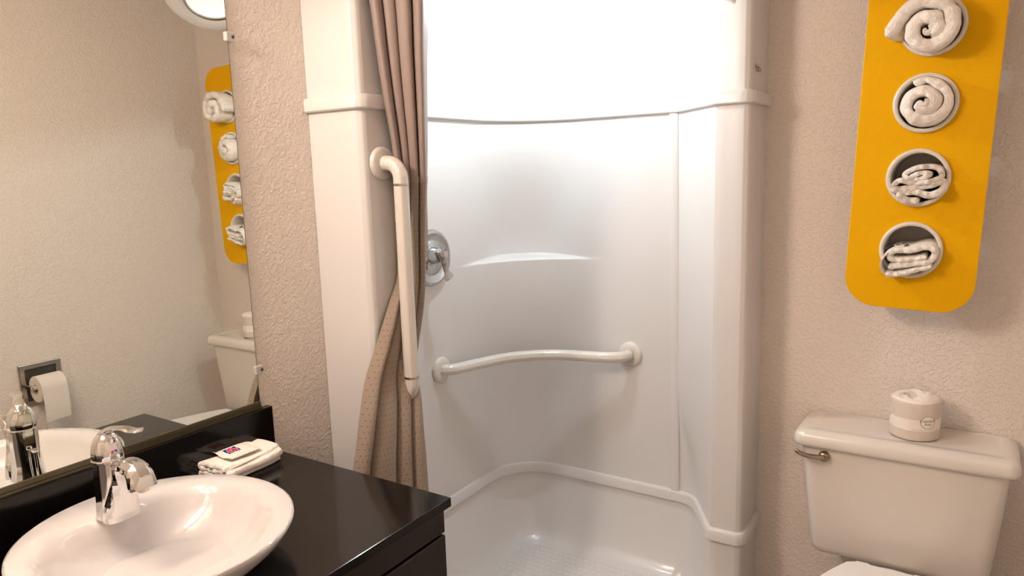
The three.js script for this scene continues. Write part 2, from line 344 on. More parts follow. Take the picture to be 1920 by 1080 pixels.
  // small printed maker's mark on the right flange, too small to read
  const mk = canvasTex(128, 64, (g, w, h) => { g.fillStyle = '#cfc8c0'; g.fillRect(0, 0, w, h); g.fillStyle = '#2a1c16'; g.beginPath(); g.arc(20, 26, 9, 0, 7); g.fill(); g.fillRect(17, 6, 6, 50); for (let i = 0; i < 5; i++) g.fillRect(36 + i * 12, i === 3 ? 8 : 22, 6, i === 3 ? 44 : 30); g.fillRect(36, 22, 52, 5); g.fillRect(36, 47, 52, 5); g.beginPath(); g.ellipse(112, 36, 6, 16, 0, 0, 7); g.fill(); });
  mesh('printed_mark', new THREE.PlaneGeometry(0.07, 0.026).rotateY(Math.PI / 2).translate(0.9455, 1.7605, -2.145), std({ map: mk, color: rgb(0.95, 0.93, 0.92), roughness: 0.4 }), STALL);
}

// shower valve on the left stall wall
{
  const o = thing('shower_valve', 'round chrome shower valve with lever handle half hidden by curtain', 'valve', [0.0535, 1.236, -1.756]);
  mesh('escutcheon', lathe([[0, 0.010], [0.048, 0.010], [0.056, 0.006], [0.066, 0.008], [0.078, 0.014], [0.086, 0.012], [0.090, 0.004], [0.090, -0.01]], 56, 'x'), M.satin, o);
  mesh('hub', lathe([[0, 0.058], [0.016, 0.058], [0.022, 0.054], [0.025, 0.044], [0.026, 0.030], [0.031, 0.026], [0.031, 0.010]], 40, 'x').translate(0, 0.012, 0.026), M.satin, o);
  const h = mesh('lever', tube([[0.066, 0.026, 0.024], [0.068, 0.005, 0.021], [0.067, -0.030, 0.010], [0.072, -0.062, 0.000]], (t) => [lerp(0.023, 0.008, smooth(0, 0.55, t)) + 0.014 * smooth(0.6, 1, t), lerp(0.012, 0.006, t)], { seg: 30, n: 24 }), M.satin, o);
  mesh('cap', lathe([[0, 0.012], [0.007, 0.011], [0.008, 0.0]], 24, 'x').translate(0.068, 0.016, 0.024), M.steel, h);
}
// grab bars
function flange(pos, axis, r = 0.043) {
  const g = lathe([[0, 0.013], [0.022, 0.013], [0.036, 0.0115], [r - 0.002, 0.008], [r, 0.004], [r, 0]], 48);
  if (axis === 'x') g.rotateZ(-Math.PI / 2); else g.rotateX(Math.PI / 2);
  return g.translate(...pos);
}
{
  const o = thing('grab_bar', 'upright off-white grab bar with steel collars beside the shower curtain', 'grab bar', [0, 0, 0]);
  const zt = -1.414, x = 0.25, yT = 1.527, yL = 0.908;
  const arc = (yc, s, n = 8) => Array.from({ length: n + 1 }, (_, i) => { const a = i / n * Math.PI / 2; return [x - 0.04 + 0.04 * Math.sin(a), yc + s * (0.04 - 0.04 * (1 - Math.cos(a))) , zt]; });
  const topArc = arc(yT - 0.04, 1), lowArc = arc(yL + 0.04, -1).reverse();
  mesh('bar', tube([[0.186, yT, zt], ...topArc, [x, 1.4, zt], [x, 1.2, zt], [x, 1.05, zt], ...lowArc, [0.186, yL, zt]], 0.0195, { n: 28, seg: 120, side: [0, 0, 1], tension: 0.3 }), M.bar, o);
  mesh('flange', flange([0.186, yT, zt], 'x'), M.bar, o); mesh('flange', flange([0.186, yL, zt], 'x'), M.bar, o);
  for (const y of [1.472, 0.966]) mesh('collar', lathe([[0.0192, -0.003], [0.0203, -0.003], [0.0203, 0.003], [0.0192, 0.003]], 36).translate(x, y, zt), M.steel, o);
}
{
  const o = thing('grab_bar', 'curved white grab bar spanning the corner of the shower stall', 'grab bar', [0, 0, 0]);
  const y = 0.861;
  mesh('bar', tube([[0.04, y, -1.80], [0.055, y, -1.806], [0.078, y, -1.835], [0.103, y, -1.91], [0.145, y, -2.015], [0.212, y, -2.092], [0.29, y, -2.140], [0.38, y, -2.165], [0.455, y, -2.185], [0.495, y, -2.212], [0.506, y, -2.245]], 0.0185, { n: 28, seg: 90, side: [0, 1, 0] }), M.bar, o);
  mesh('flange', flange([0.0375, y, -1.80], 'x'), M.bar, o); mesh('flange', flange([0.506, y, -2.2615], 'z'), M.bar, o);
}
// curtain rod and curtain
{
  const o = thing('curtain_rod', 'chrome shower curtain rod behind the arched stall opening', 'curtain rod', [0, 0, 0]);
  mesh('rod', tube([[0.186, 1.965, -1.385], [0.5, 1.965, -1.70], [0.853, 1.965, -2.055]], 0.0125, { seg: 20, side: [0, 1, 0] }), M.chrome, o);
  mesh('rod_flange', flange([0.186, 1.965, -1.385], 'x', 0.03), M.chrome, o);
}
{
  const o = thing('shower_curtain', 'taupe fabric shower curtain gathered beside the upright grab bar', 'curtain', [0, 0, 0]);
  // rows: y, left x z, right x z
  const rows = [[1.95, 0.213, -1.362, 0.337, -1.444], [1.917, 0.215, -1.37, 0.335, -1.45], [1.80, 0.216, -1.385, 0.318, -1.46], [1.70, 0.216, -1.40, 0.304, -1.47], [1.56, 0.212, -1.43, 0.282, -1.487], [1.472, 0.207, -1.44, 0.266, -1.50], [1.35, 0.200, -1.445, 0.256, -1.50], [1.225, 0.200, -1.437, 0.246, -1.50], [1.16, 0.205, -1.40, 0.240, -1.495], [1.11, 0.210, -1.37, 0.232, -1.49], [1.05, 0.213, -1.335, 0.224, -1.48], [0.985, 0.216, -1.295, 0.224, -1.466], [0.90, 0.226, -1.255, 0.252, -1.45], [0.83, 0.229, -1.232, 0.270, -1.435], [0.75, 0.228, -1.21, 0.284, -1.425], [0.5, 0.222, -1.19, 0.312, -1.40], [0.26, 0.216, -1.185, 0.325, -1.39]];
  const yTop = rows[0][0], yBot = rows[rows.length - 1][0];
  const at = (y) => { let k = 0; while (k < rows.length - 2 && rows[k + 1][0] > y) k++; const a = rows[k], b = rows[k + 1], p0 = rows[Math.max(0, k - 1)], p3 = rows[Math.min(rows.length - 1, k + 2)], t = (a[0] - y) / (a[0] - b[0]);
    return [1, 2, 3, 4].map((c) => { const m1 = (b[c] - p0[c]) / (p0[0] - b[0] || 1) * (a[0] - b[0]), m2 = (p3[c] - a[c]) / (a[0] - p3[0] || 1) * (a[0] - b[0]), t2 = t * t, t3 = t2 * t; return (2 * t3 - 3 * t2 + 1) * a[c] + (t3 - 2 * t2 + t) * m1 + (-2 * t3 + 3 * t2) * b[c] + (t3 - t2) * m2; }); };
  const surf = (s, y) => {
    const [lx, lz, rx, rz] = at(y), dx = rx - lx, dz = rz - lz, w = Math.hypot(dx, dz), nx = -dz / w, nzv = dx / w;
    const low = smooth(1.15, 0.75, y), mid = smooth(1.6, 1.45, y) * (1 - low);
    const vt = [0, 0.25, 0.45, 0.74, 1], vl = [0, 0.19, 0.57, 0.77, 1], V = vt.map((v, i) => lerp(v, vl[i], smooth(1.3, 0.9, y)));
    let g = 0; while (g < 3 && s > V[g + 1]) g++;
    const q = (s - V[g]) / (V[g + 1] - V[g]), wd = (V[g + 1] - V[g]) * 4;
    const sharp = (2 * Math.pow(Math.abs(Math.sin(Math.PI * q)), 0.6) - 1) * lerp(1, clamp(wd, 0.5, 1.2), low) + low * 0.12 * Math.sin(s * 21 + y * 5);
    let amp = lerp(0.019, 0.013, mid); amp = lerp(amp, 0.016, low);
    const d = amp * sharp * (1 + 0.25 * Math.sin(s * 9 + 1)), lat = -0.045 * Math.sin(2 * Math.PI * q + 0.4) * (1 - 0.5 * low);
    const u = clamp(s + lat * Math.sin(Math.PI * s), 0, 1);
    return [lx + dx * u + nx * d, y, lz + dz * u + nzv * d];
  };
  // the inner end of the gathered cloth turns back along the stall side
  const whole = (s, y) => {
    const c = 0.16; if (s >= c) return surf((s - c) / (1 - c), y);
    const p = surf(0, y), t = 1 - s / c, back = 0.115 * smooth(1.08, 1.3, y) + 0.012; return [p[0] + 0.010 * Math.sin(t * 2.6) - 0.004 * t, y, p[2] - back * t];
  };
  const part = (y0, y1, nv, off) => { // closed cloth, 1.2 mm thick
    const nu = 180, f = (side) => (i, j) => { const s = i / nu, y = lerp(y0, y1, j / nv), p = whole(s, y), q = whole(Math.min(1, s + 0.004), y), r = whole(Math.max(0, s - 0.004), y), tx = q[0] - r[0], tz = q[2] - r[2], l = Math.hypot(tx, tz) || 1; return [p[0] - tz / l * (side + off), y, p[2] + tx / l * (side + off)]; };
    const front = grid(f(0.0006), nu, nv, { uvs: [0.45, y1 - y0] }), back = grid(f(-0.0006), nu, nv, { uvs: [0.9, y1 - y0], flip: true });
    const edge = (fn, n) => grid((i, j) => (j ? fn(-0.0006, i) : fn(0.0006, i)), n, 1);
    return [front, back, edge((sd, i) => f(sd)(0, i), nv), edge((sd, i) => f(sd)(nu, i), nv), edge((sd, i) => f(sd)(i, 0), nu), edge((sd, i) => f(sd)(i, nv), nu)];
  };
  const top = mesh('top_panel', part(1.487, 1.95, 60, 0), M.vinyl, o); top.userData.label = 'smooth taupe top panel';
  const low = mesh('lower_panel', part(0.26, 1.483, 150, 0), M.dotted, o); low.userData.label = 'dotted taupe lower panel';
  mesh('seam_hem', part(1.474, 1.491, 6, 0.0013), M.vinyl, o);
  for (let k = 0; k < 6; k++) { const s = (k + 0.5) / 6, p = surf(s, 1.94); mesh('curtain_ring', new THREE.TorusGeometry(0.021, 0.0022, 8, 24).rotateY(0.8).translate(lerp(0.21, 0.315, s), 1.953, lerp(-1.409, -1.514, s)), M.steel, o); }
}

// ---------------------------------------------------------------- mirror on the left wall
{
  const o = thing('wall_mirror', 'large frameless wall mirror above the black backsplash', 'mirror', [0, 0, 0]);
  mesh('glass', box(0.0015, 0.0065, 0.943, 1.955, -1.117, 0.25), M.mirror, o);
  mesh('glass_edge', box(0.001, 0.0062, 0.943, 1.955, -1.1185, -1.1172), M.glassEdge, o);
  mesh('bottom_channel', [box(0.0005, 0.013, 0.9305, 0.9325, -1.119, 0.25), box(0.0105, 0.0125, 0.932, 0.9365, -1.119, 0.25), box(0.0068, 0.0095, 0.9325, 0.9475, -1.119, 0.25, 0.0008)], M.bronze, o);
  for (const y of [1.824, 1.028]) {
    const c = mesh('mirror_clip', box(0.0005, 0.013, y - 0.011, y + 0.011, -1.1325, -1.1095, 0.003), M.clear, o);
    mesh('clip_screw', lathe([[0, 0.003], [0.003, 0.0025], [0.0042, 0]], 16, 'x').translate(0.013, y, -1.127), M.dark, c);
  }
}
// vanity light above the mirror (just out of frame)
{
  const o = thing('vanity_light', 'long wall light above the mirror with a frosted tube', 'light', [0, 0, 0]);
  mesh('base_plate', box(0.0005, 0.05, VANITY.y - 0.04, VANITY.y + 0.05, VANITY.z0, VANITY.z1, 0.006), M.white, o);
  const zm = (VANITY.z0 + VANITY.z1) / 2;
  for (const [a, b] of [[VANITY.z0 + 0.022, zm - 0.006], [zm + 0.006, VANITY.z1 - 0.022]]) mesh('diffuser', tube([[VANITY.x, VANITY.y, a], [VANITY.x, VANITY.y, (a + b) / 2], [VANITY.x, VANITY.y, b]], 0.034, { side: [0, 1, 0], n: 28, seg: 8 }), M.vanityGlow, o);
  for (const z of [VANITY.z0 + 0.005, VANITY.z1 - 0.015]) mesh('end_cap', box(0.045, 0.15, VANITY.y - 0.042, VANITY.y + 0.042, z, z + 0.014, 0.004), M.chrome, o);
}

// ---------------------------------------------------------------- vanity
const YC = 0.815, ZC = -1.142, XC = 0.583, YS = 0.89, SX = 0.298, SZ = -0.664;
{
  const o = thing('vanity_countertop', 'glossy black stone countertop holding the round sink', 'countertop', [0, 0, 0]);
  const s = new THREE.Shape(), b = 0.0015; s.moveTo(0.0005 + b, -ZC - b); s.lineTo(XC - b, -ZC - b); s.lineTo(XC - b, -0.3); s.lineTo(0.0005 + b, -0.3); s.closePath();
  const hole = new THREE.Path(); hole.absellipse(SX, -SZ, 0.1515, 0.143, 0, Math.PI * 2, true); s.holes.push(hole);
  mesh('slab', metreUV(new THREE.ExtrudeGeometry(s, { depth: 0.021 - 2 * b, bevelEnabled: true, bevelSize: b, bevelThickness: b, bevelSegments: 2, curveSegments: 48 }).rotateX(-Math.PI / 2).translate(0, YC - 0.021 + b, 0)), M.granite, o);
  mesh('backsplash', metreUV(box(0.0005, 0.0205, YC + 0.0003, 0.930, ZC - 0.001, 0.3, 0.0016)), M.granite, o);
}
{
  const o = thing('vanity_cabinet', 'dark espresso vanity cabinet below the black counter', 'cabinet', [0, 0, 0]);
  mesh('carcass', [box(0.002, 0.555, 0.06, YC - 0.0225, ZC + 0.012, ZC + 0.030), box(0.002, 0.555, 0.06, YC - 0.0225, 0.262, 0.28), box(0.002, 0.555, 0.06, 0.078, ZC + 0.030, 0.262), box(0.002, 0.012, 0.078, YC - 0.0225, ZC + 0.030, 0.262), box(0.537, 0.555, 0.078, YC - 0.0225, ZC + 0.030, 0.262)], M.cabinet, o);
  mesh('apron', box(0.5555, 0.572, YC - 0.078, YC - 0.026, ZC + 0.010, 0.28, 0.003), M.cabinet, o);
  for (const [a, b] of [[ZC + 0.011, -0.66], [-0.655, -0.19], [-0.185, 0.279]]) {
    const d = mesh('door', box(0.5555, 0.574, 0.09, YC - 0.082, a, b, 0.004), M.cabinet, o);
    mesh('door_knob', lathe([[0, 0.022], [0.010, 0.02], [0.013, 0.014], [0.007, 0.006], [0.007, 0]], 20, 'x').translate(0.574, 0.62, b - 0.05), M.steel, d);
  }
  mesh('toe_kick', box(0.002, 0.5, 0.0005, 0.0595, ZC + 0.02, 0.28), M.dark, o);
}
// sink: round china bowl standing on the counter
{
  const o = thing('sink', 'round white china sink standing on the black counter', 'sink', [0, 0, 0]);
  const n = 96, R = 0.2305, rings = [];
  const e = (y, r, dx = 0, f) => ellipse(y, SX + dx, SZ, r * 1.03, r * 1.005, n, f);
  // outside, upwards
  rings.push(e(YC + 0.0004, 0.155), e(YC + 0.004, 0.165), e(0.840, 0.192), e(0.862, 0.215), e(0.878, 0.2255), e(0.885, 0.229), e(0.8885, 0.2285), e(YS, 0.225));
  // inside: the edge of the bowl bends round the tap deck at the wall side (angle pi)
  const dent = (a) => { let d = Math.abs(Math.atan2(Math.sin(a - Math.PI), Math.cos(a - Math.PI))); return d; };
  const bowl = (k) => (a) => 1 - k * (0.36 * Math.exp(-Math.pow(dent(a) / 0.62, 2)));
  rings.push(e(YS - 0.0002, 0.205, 0, bowl(0.75)), e(YS - 0.0012, 0.194, 0.002, bowl(0.97)), e(YS - 0.006, 0.186, 0.003, bowl(1)), e(0.872, 0.176, 0.005, bowl(1)), e(0.852, 0.160, 0.009, bowl(0.78)), e(0.832, 0.138, 0.014, bowl(0.5)), e(0.814, 0.106, 0.017, bowl(0.22)), e(0.802, 0.066, 0.019, bowl(0.05)), e(0.797, 0.03, 0.02));
  mesh('bowl', stack(rings, { capStart: true, capEnd: true, crease: 1.1 }), M.sink, o);
  mesh('drain', lathe([[0, 0.003], [0.018, 0.003], [0.022, 0.001], [0.023, -0.002]], 32).translate(SX + 0.02, 0.7985, SZ), M.chrome, o);
}
// faucet
{
  const fx = 0.172, fz = -0.655, o = thing('faucet', 'chrome single-lever faucet on the rim of the round sink', 'faucet', [fx, YS, fz]);
  const ringAt = (y, cx, rx, rz, f) => ellipse(y, cx, 0, rx, rz, 40, f);
  mesh('body', stack([ringAt(0.0003, 0.002, 0.0325, 0.0325), ringAt(0.006, 0.002, 0.031, 0.031), ringAt(0.03, 0.001, 0.0285, 0.0285), ringAt(0.07, 0, 0.0268, 0.0268), ringAt(0.104, 0, 0.026, 0.026)]), M.chrome, o);
  mesh('collar', lathe([[0.0255, 0.104], [0.0278, 0.105], [0.0282, 0.108], [0.0272, 0.1105], [0.0262, 0.111]], 48), M.chrome, o);
  const h = mesh('handle_dome', lathe([[0.0264, 0.1105], [0.0275, 0.116], [0.0268, 0.126], [0.0240, 0.138], [0.0190, 0.149], [0.012, 0.1565], [0.005, 0.1595], [0, 0.160]], 48), M.chrome, o);
  mesh('lever', tube([[-0.014, 0.138, 0.004], [0.0, 0.156, 0.0], [0.018, 0.166, -0.006], [0.040, 0.168, -0.014], [0.060, 0.165, -0.020], [0.078, 0.168, -0.026]], (t) => [(lerp(0.014, 0.0085, smooth(0, 0.5, t)) + 0.0035 * smooth(0.5, 0.85, t)) * (t > 0.93 ? Math.sqrt(Math.max(0.05, 1 - ((t - 0.93) / 0.07) ** 2)) : t < 0.08 ? 0.5 + t * 6 : 1), lerp(0.011, 0.0034, smooth(0, 0.55, t))], { side: [0.28, 0, 1], seg: 50, n: 24 }), M.chrome, h);
  mesh('hot_mark', lathe([[0, 0.001], [0.0028, 0.0008], [0.003, 0]], 16, 'x').translate(0.0258, 0.126, 0.0033), M.red, h);
  mesh('cold_mark', lathe([[0, 0.001], [0.0028, 0.0008], [0.003, 0]], 16, 'x').translate(0.0258, 0.126, -0.0023), M.blue, h);
  mesh('spout', tube([[0.025, 0.0005, 0], [0.030, 0.03, 0], [0.038, 0.065, 0], [0.050, 0.096, 0], [0.070, 0.109, 0], [0.090, 0.106, 0], [0.103, 0.092, 0], [0.108, 0.074, 0]], (t) => { const w = lerp(0.033, 0.0165, smooth(0, 0.5, t)) + 0.008 * smooth(0.6, 0.95, t), d = lerp(0.017, 0.0125, smooth(0, 0.42, t)) + 0.008 * smooth(0.6, 1, t); return [w, d]; }, { seg: 110, n: 64, crease: 1.0, sq: (t) => lerp(0.72, 1, smooth(0.2, 0.6, t)) }), M.chrome, o);
  mesh('aerator', lathe([[0, 0], [0.009, 0], [0.010, 0.003], [0.010, 0.008]], 28).translate(0.108, 0.068, 0), M.steel, o);
  mesh('drain_rod', [tube([[-0.040, 0.002, 0.0], [-0.040, 0.035, 0.0], [-0.040, 0.066, 0.0]], 0.0022, { n: 12, seg: 6, side: [0, 0, 1] }), lathe([[0, 0.007], [0.006, 0.0062], [0.0075, 0.003], [0.006, 0], [0, 0]], 20).translate(-0.040, 0.064, 0)], M.chrome, o);
}
// washcloth and soap packet on the counter
{
  const cx = 0.052, cz0 = -1.098;
  const path = [[0.045, 0.0045], [0.0, 0.0042], [-0.040, 0.0045], [-0.049, 0.0095], [-0.041, 0.0145], [0.0, 0.0135], [0.042, 0.0138], [0.051, 0.0185], [0.043, 0.0232], [0.0, 0.0225], [-0.040, 0.0245], [-0.046, 0.0285], [-0.02, 0.032], [0.02, 0.031], [0.044, 0.028]];
  const g = ribbon(path, 0.0105, 0.168, (x, y, z) => { const yy = y * 1.22 * (1 - 0.12 * Math.sin(z * 19)); const a = 0.10; const X = x + 0.004 * Math.sin(z * 40), Z = z; return [cx + X * Math.cos(a) + (Z - 0.08) * Math.sin(a), YC + 0.0012 + Math.max(0, yy - 0.0005), cz0 + Z * Math.cos(a) - X * Math.sin(a)]; }, { steps: 220, wob: 0.002 });
  tag(mesh('washcloth', g, M.terry), 'folded white terry washcloth on the counter by the backsplash', 'washcloth');
  const logo = canvasTex(512, 384, (c, w, h) => {
    c.fillStyle = '#f4ece0'; c.fillRect(0, 0, w, h);
    const x = 90, y = 84, s = 190; c.fillStyle = '#ffffff'; c.fillRect(x - 8, y - 8, s + 16, s + 16); c.fillStyle = '#143a8c'; c.fillRect(x, y, s, s);
    c.save(); c.beginPath(); c.rect(x, y, s, s); c.clip(); c.lineCap = 'round';
    const six = (lw, col) => { c.strokeStyle = col; c.lineWidth = lw; c.beginPath(); c.moveTo(x + 128, y + 14); c.bezierCurveTo(x + 40, y + 40, x + 18, y + 150, x + 100, y + 166); c.stroke(); c.beginPath(); c.ellipse(x + 106, y + 120, 44, 44, 0, 0, 7); c.stroke(); };
    six(46, '#f7c9d0'); six(30, '#d8142c'); c.strokeStyle = '#f7c9d0'; c.lineWidth = 7; c.beginPath(); c.moveTo(x + 120, y + 40); c.bezierCurveTo(x + 60, y + 70, x + 54, y + 130, x + 86, y + 150); c.stroke();
    c.restore();
  });
  const nu = 40, nv = 28, W = 0.088, D = 0.064, T = 0.012;
  const half = (sgn) => grid((i, j) => { const u = i / nu * 2 - 1, v = j / nv * 2 - 1, ed = Math.min(1, (1 - Math.abs(u)) * 5), k = Math.pow(1 - u * u * u * u, 0.8) * Math.pow(1 - v * v * v * v, 0.6) * ed; const curl = 0.006 * smooth(0.8, 1, Math.abs(u)) * (0.5 + 0.5 * Math.sin(v * 3 + u)); return [u * W / 2, 0.002 + sgn * (T / 2) * k + 0.006 * 0 + curl + 0.0006 * Math.sin(u * 23 + v * 11) * k + (sgn > 0 ? 0.0003 : 0), -v * D / 2]; }, nu, nv, { flip: sgn < 0 });
  const p = thing('soap_packet', 'small cream soap packet with blue and red six emblem on the washcloth', 'soap', [0.052, YC + 0.0465, -1.008]);
  p.rotation.y = Math.PI / 2 - 0.02;
  p.rotation.order = 'YXZ'; p.rotation.x = 0.03;
  mesh('printed_face', half(1), std({ map: logo, roughness: 0.45 }), p); mesh('back_face', half(-1), std({ color: rgb(0.8, 0.74, 0.65), roughness: 0.5 }), p);
}

// ---------------------------------------------------------------- towel rack and towels on the back wall
const RX = 1.3595, RY = 1.542, TILT = -0.038, RINGS = [0.2745, 0.0915, -0.0915, -0.2745], STAND = 0.142;
{
  const o = thing('towel_rack', 'yellow towel rack board with four round white tubes', 'towel rack', [RX, RY, ZB]); o.rotation.z = TILT;
  const shape = (e) => {
    const w = 0.1485 + e, y0 = -0.43 - e, y1 = 0.452 + e, r = 0.078 + e, s = new THREE.Shape();
    s.moveTo(-w + r, y0); s.lineTo(w - r, y0); s.absarc(w - r, y0 + r, r, -Math.PI / 2, 0); s.lineTo(w, y1 - r); s.absarc(w - r, y1 - r, r, 0, Math.PI / 2); s.lineTo(-w + r, y1); s.absarc(-w + r, y1 - r, r, Math.PI / 2, Math.PI); s.lineTo(-w, y0 + r); s.absarc(-w + r, y0 + r, r, Math.PI, Math.PI * 1.5);
    for (const y of RINGS) { const h = new THREE.Path(); h.absarc(0, y, 0.068, 0, Math.PI * 2, true); s.holes.push(h); }
    return s;
  };
  mesh('board', new THREE.ExtrudeGeometry(shape(-0.0006), { depth: 0.0025, bevelEnabled: true, bevelSize: 0.0006, bevelThickness: 0.0006, bevelSegments: 2, curveSegments: 32 }).translate(0, 0, STAND - 0.0035), M.yellow, o);
  const core = mesh('board_core', new THREE.ExtrudeGeometry(shape(0), { depth: 0.008, bevelEnabled: true, bevelSize: 0.0011, bevelThickness: 0.0008, bevelSegments: 2, curveSegments: 32 }).translate(0, 0, STAND - 0.0130), M.edge, o); core.userData.label = 'pale board edge';
  for (const y of RINGS) mesh('tube', lathe([[0.066, 0.001], [0.066, STAND - 0.004], [0.0725, STAND - 0.001], [0.0728, STAND + 0.004], [0.0715, STAND + 0.010], [0.0675, STAND + 0.0125], [0.0635, STAND + 0.011], [0.0615, STAND + 0.006], [0.0615, 0.004], [0, 0.004]], 64, 'z').translate(0, y, 0), M.pvc, o);
}
const ringPos = (k) => [RX - RINGS[k] * Math.sin(TILT), RY + RINGS[k] * Math.cos(TILT)];
const ZR = ZB + STAND; // plane of the board face
function spiral(r0, pitch, a0, turns, cx = 0, cy = 0, sy = 1, n = 60) { const o = []; for (let i = 0; i <= n; i++) { const t = i / n * turns, a = a0 + t * Math.PI * 2, r = r0 + pitch * t, k = i / n; o.push([r * Math.cos(a) + cx * k, (r * Math.sin(a)) * sy + cy * k]); } return o; }
{ // thick bath towel roll with a hanging flap
  const [x0, y0] = ringPos(0), turns = 1.62, sp = spiral(0.0135, 0.0300, 2.75 - turns * 2 * Math.PI, turns, -0.002, 0.012, 0.98);
  const e = sp[sp.length - 1]; sp.push([e[0] - 0.014, e[1] - 0.020], [e[0] - 0.028, e[1] - 0.042]);
  const f = (x, y, z) => { const k = lerp(0.78, 1.0, smooth(0.09, 0.16, z)), lump = 0.0012 * Math.sin(x * 160 + z * 90) + 0.001 * Math.sin(y * 190 - z * 60); return [x0 - 0.004 + x * k + lump, y0 - 0.020 + y * k + lump, ZB + 0.035 + z + 0.004 * Math.sin(x * 55 + 1) * Math.sin(y * 47)]; };
  const core = [[0.000, 0.010], [0.007, 0.003], [0.002, -0.005], [-0.007, -0.004], [-0.008, 0.004]];
  const g = mergeGeometries([ribbon(sp, 0.0312, 0.205, f, { steps: 240, wob: 0.0012 }), ribbon(core, 0.0125, 0.20, f, { steps: 60 })].map(clean));
  tag(mesh('bath_towel', g, M.terry), 'thick rolled white bath towel with hanging flap in topmost tube', 'towel');
}
{
  const [x0, y0] = ringPos(1), turns = 1.55, sp = spiral(0.0125, 0.0225, 1.15 - turns * 2 * Math.PI, turns, 0.004, 0.002, 0.95);
  const e = sp[sp.length - 1]; sp.push([e[0] - 0.022, e[1] + 0.010], [e[0] - 0.042, e[1] - 0.001]);
  const f = (x, y, z) => { const r = Math.hypot(x, y), cone = 0.034 * smooth(0.062, 0.0, r), lump = 0.0009 * Math.sin(x * 170 + z * 90) + 0.0008 * Math.sin(y * 190); let X = (x - 0.003) * 1.2 + lump, Y = (y - 0.003) * 1.16 + lump; const q = Math.hypot(X, Y), lim = 0.0605; if (q > lim) { X *= lim / q; Y *= lim / q; } return [x0 + X, y0 + Y, ZB + 0.010 + z + cone * (z / 0.17)]; };
  const core = [[0.004, 0.008], [0.009, 0.001], [0.002, -0.004], [-0.006, 0.001], [-0.009, -0.006], [-0.001, -0.009]];
  const g = mergeGeometries([ribbon(sp, 0.0238, 0.165, f, { steps: 240, wob: 0.0014 }), ribbon(core, 0.010, 0.163, f, { steps: 70, wob: 0.001 })].map(clean));
  tag(mesh('bath_towel', g, M.terry), 'tightly rolled white towel filling the second tube from the top', 'towel');
}
const SC = 0.00116;
{
  const [x0, y0] = ringPos(2), P = (a) => a.map(([x, y]) => [x * SC, y * SC]);
  const top = P([[-14, 2], [8, 12], [24, 9], [10, 0], [-14, -1], [-24, 8], [-8, 20], [18, 25], [40, 19], [45, 4], [28, -5], [-6, -10], [-34, -4], [-44, -14]]);
  const low = P([[-50, -12], [-42, -22], [-10, -20], [24, -14], [48, -8], [50, -22], [26, -36], [-6, -28], [-30, -34], [-20, -46], [6, -48]]);
  const f = (dz) => (x, y, z) => [x0 + x, Math.max(y0 - 0.066, y0 + y - 0.001), ZB + 0.02 + z + dz + 0.010 * Math.sin(x * 70 + y * 40) * (z / 0.17)];
  const g = mergeGeometries([ribbon(top, 0.0128, 0.165, f(0), { steps: 200, wob: 0.004 }), ribbon(low, 0.0175, 0.158, f(0), { steps: 200, wob: 0.004 })].map(clean));
  tag(mesh('washcloth', g, M.terry), 'crumpled white washcloth swirled in the third tube from the top', 'washcloth');
}
{
  const [x0, y0] = ringPos(3), P = (a) => a.map(([x, y]) => [x * SC, y * SC]);
  const fold = P([[34, -8], [10, -14], [-22, -17], [-36, -14], [-38, -4], [-30, 3], [0, 5], [34, 13], [46, 8], [48, -4], [40, -17], [10, -24], [-24, -30], [-40, -34]]);
  const low = P([[44, -26], [22, -34], [-4, -42], [-30, -49], [-46, -46]]);
  const flap = P([[-40, 2], [-48, -8], [-54, -22], [-52, -36], [-45, -48]]);
  const f = (dz, droop) => (x, y, z) => [x0 + x, y0 + y - droop * smooth(0.11, 0.17, z), ZB + 0.02 + z + dz];
  const g = mergeGeometries([ribbon(fold, 0.0152, 0.165, f(0, 0.004), { steps: 200, wob: 0.0025 }), ribbon(low, 0.0135, 0.16, f(0.006, 0.006), { steps: 80, wob: 0.003 }), ribbon(flap, 0.004, 0.165, f(0.004, 0.006), { steps: 80 })].map(clean));
  tag(mesh('hand_towel', g, M.terry), 'flat folded white hand towel drooping from the bottom tube', 'towel');
}

{ // crumpled dark wrapper lying on the folded towel
  const [x0, y0] = ringPos(3), W = 0.052, D = 0.045, f = (sd) => (i, j) => { const u = i / 26, v = j / 20; return [x0 - 0.058 + u * W, y0 + 0.004 + 0.008 * u + 0.0028 * Math.sin(u * 11 + v * 4) + 0.002 * Math.sin(v * 9 - u * 5) + sd, ZB + 0.118 + v * D]; };
  tag(mesh('plastic_wrapper', mergeGeometries([clean(grid(f(0.0007), 26, 20, { crease: 0.3, flip: true })), clean(grid(f(-0.0007), 26, 20, { crease: 0.3 }))]), phy({ color: rgb(0.10, 0.10, 0.105), roughness: 0.3 })), 'crumpled dark plastic wrapper on the towel in the bottom tube', 'wrapper');
}

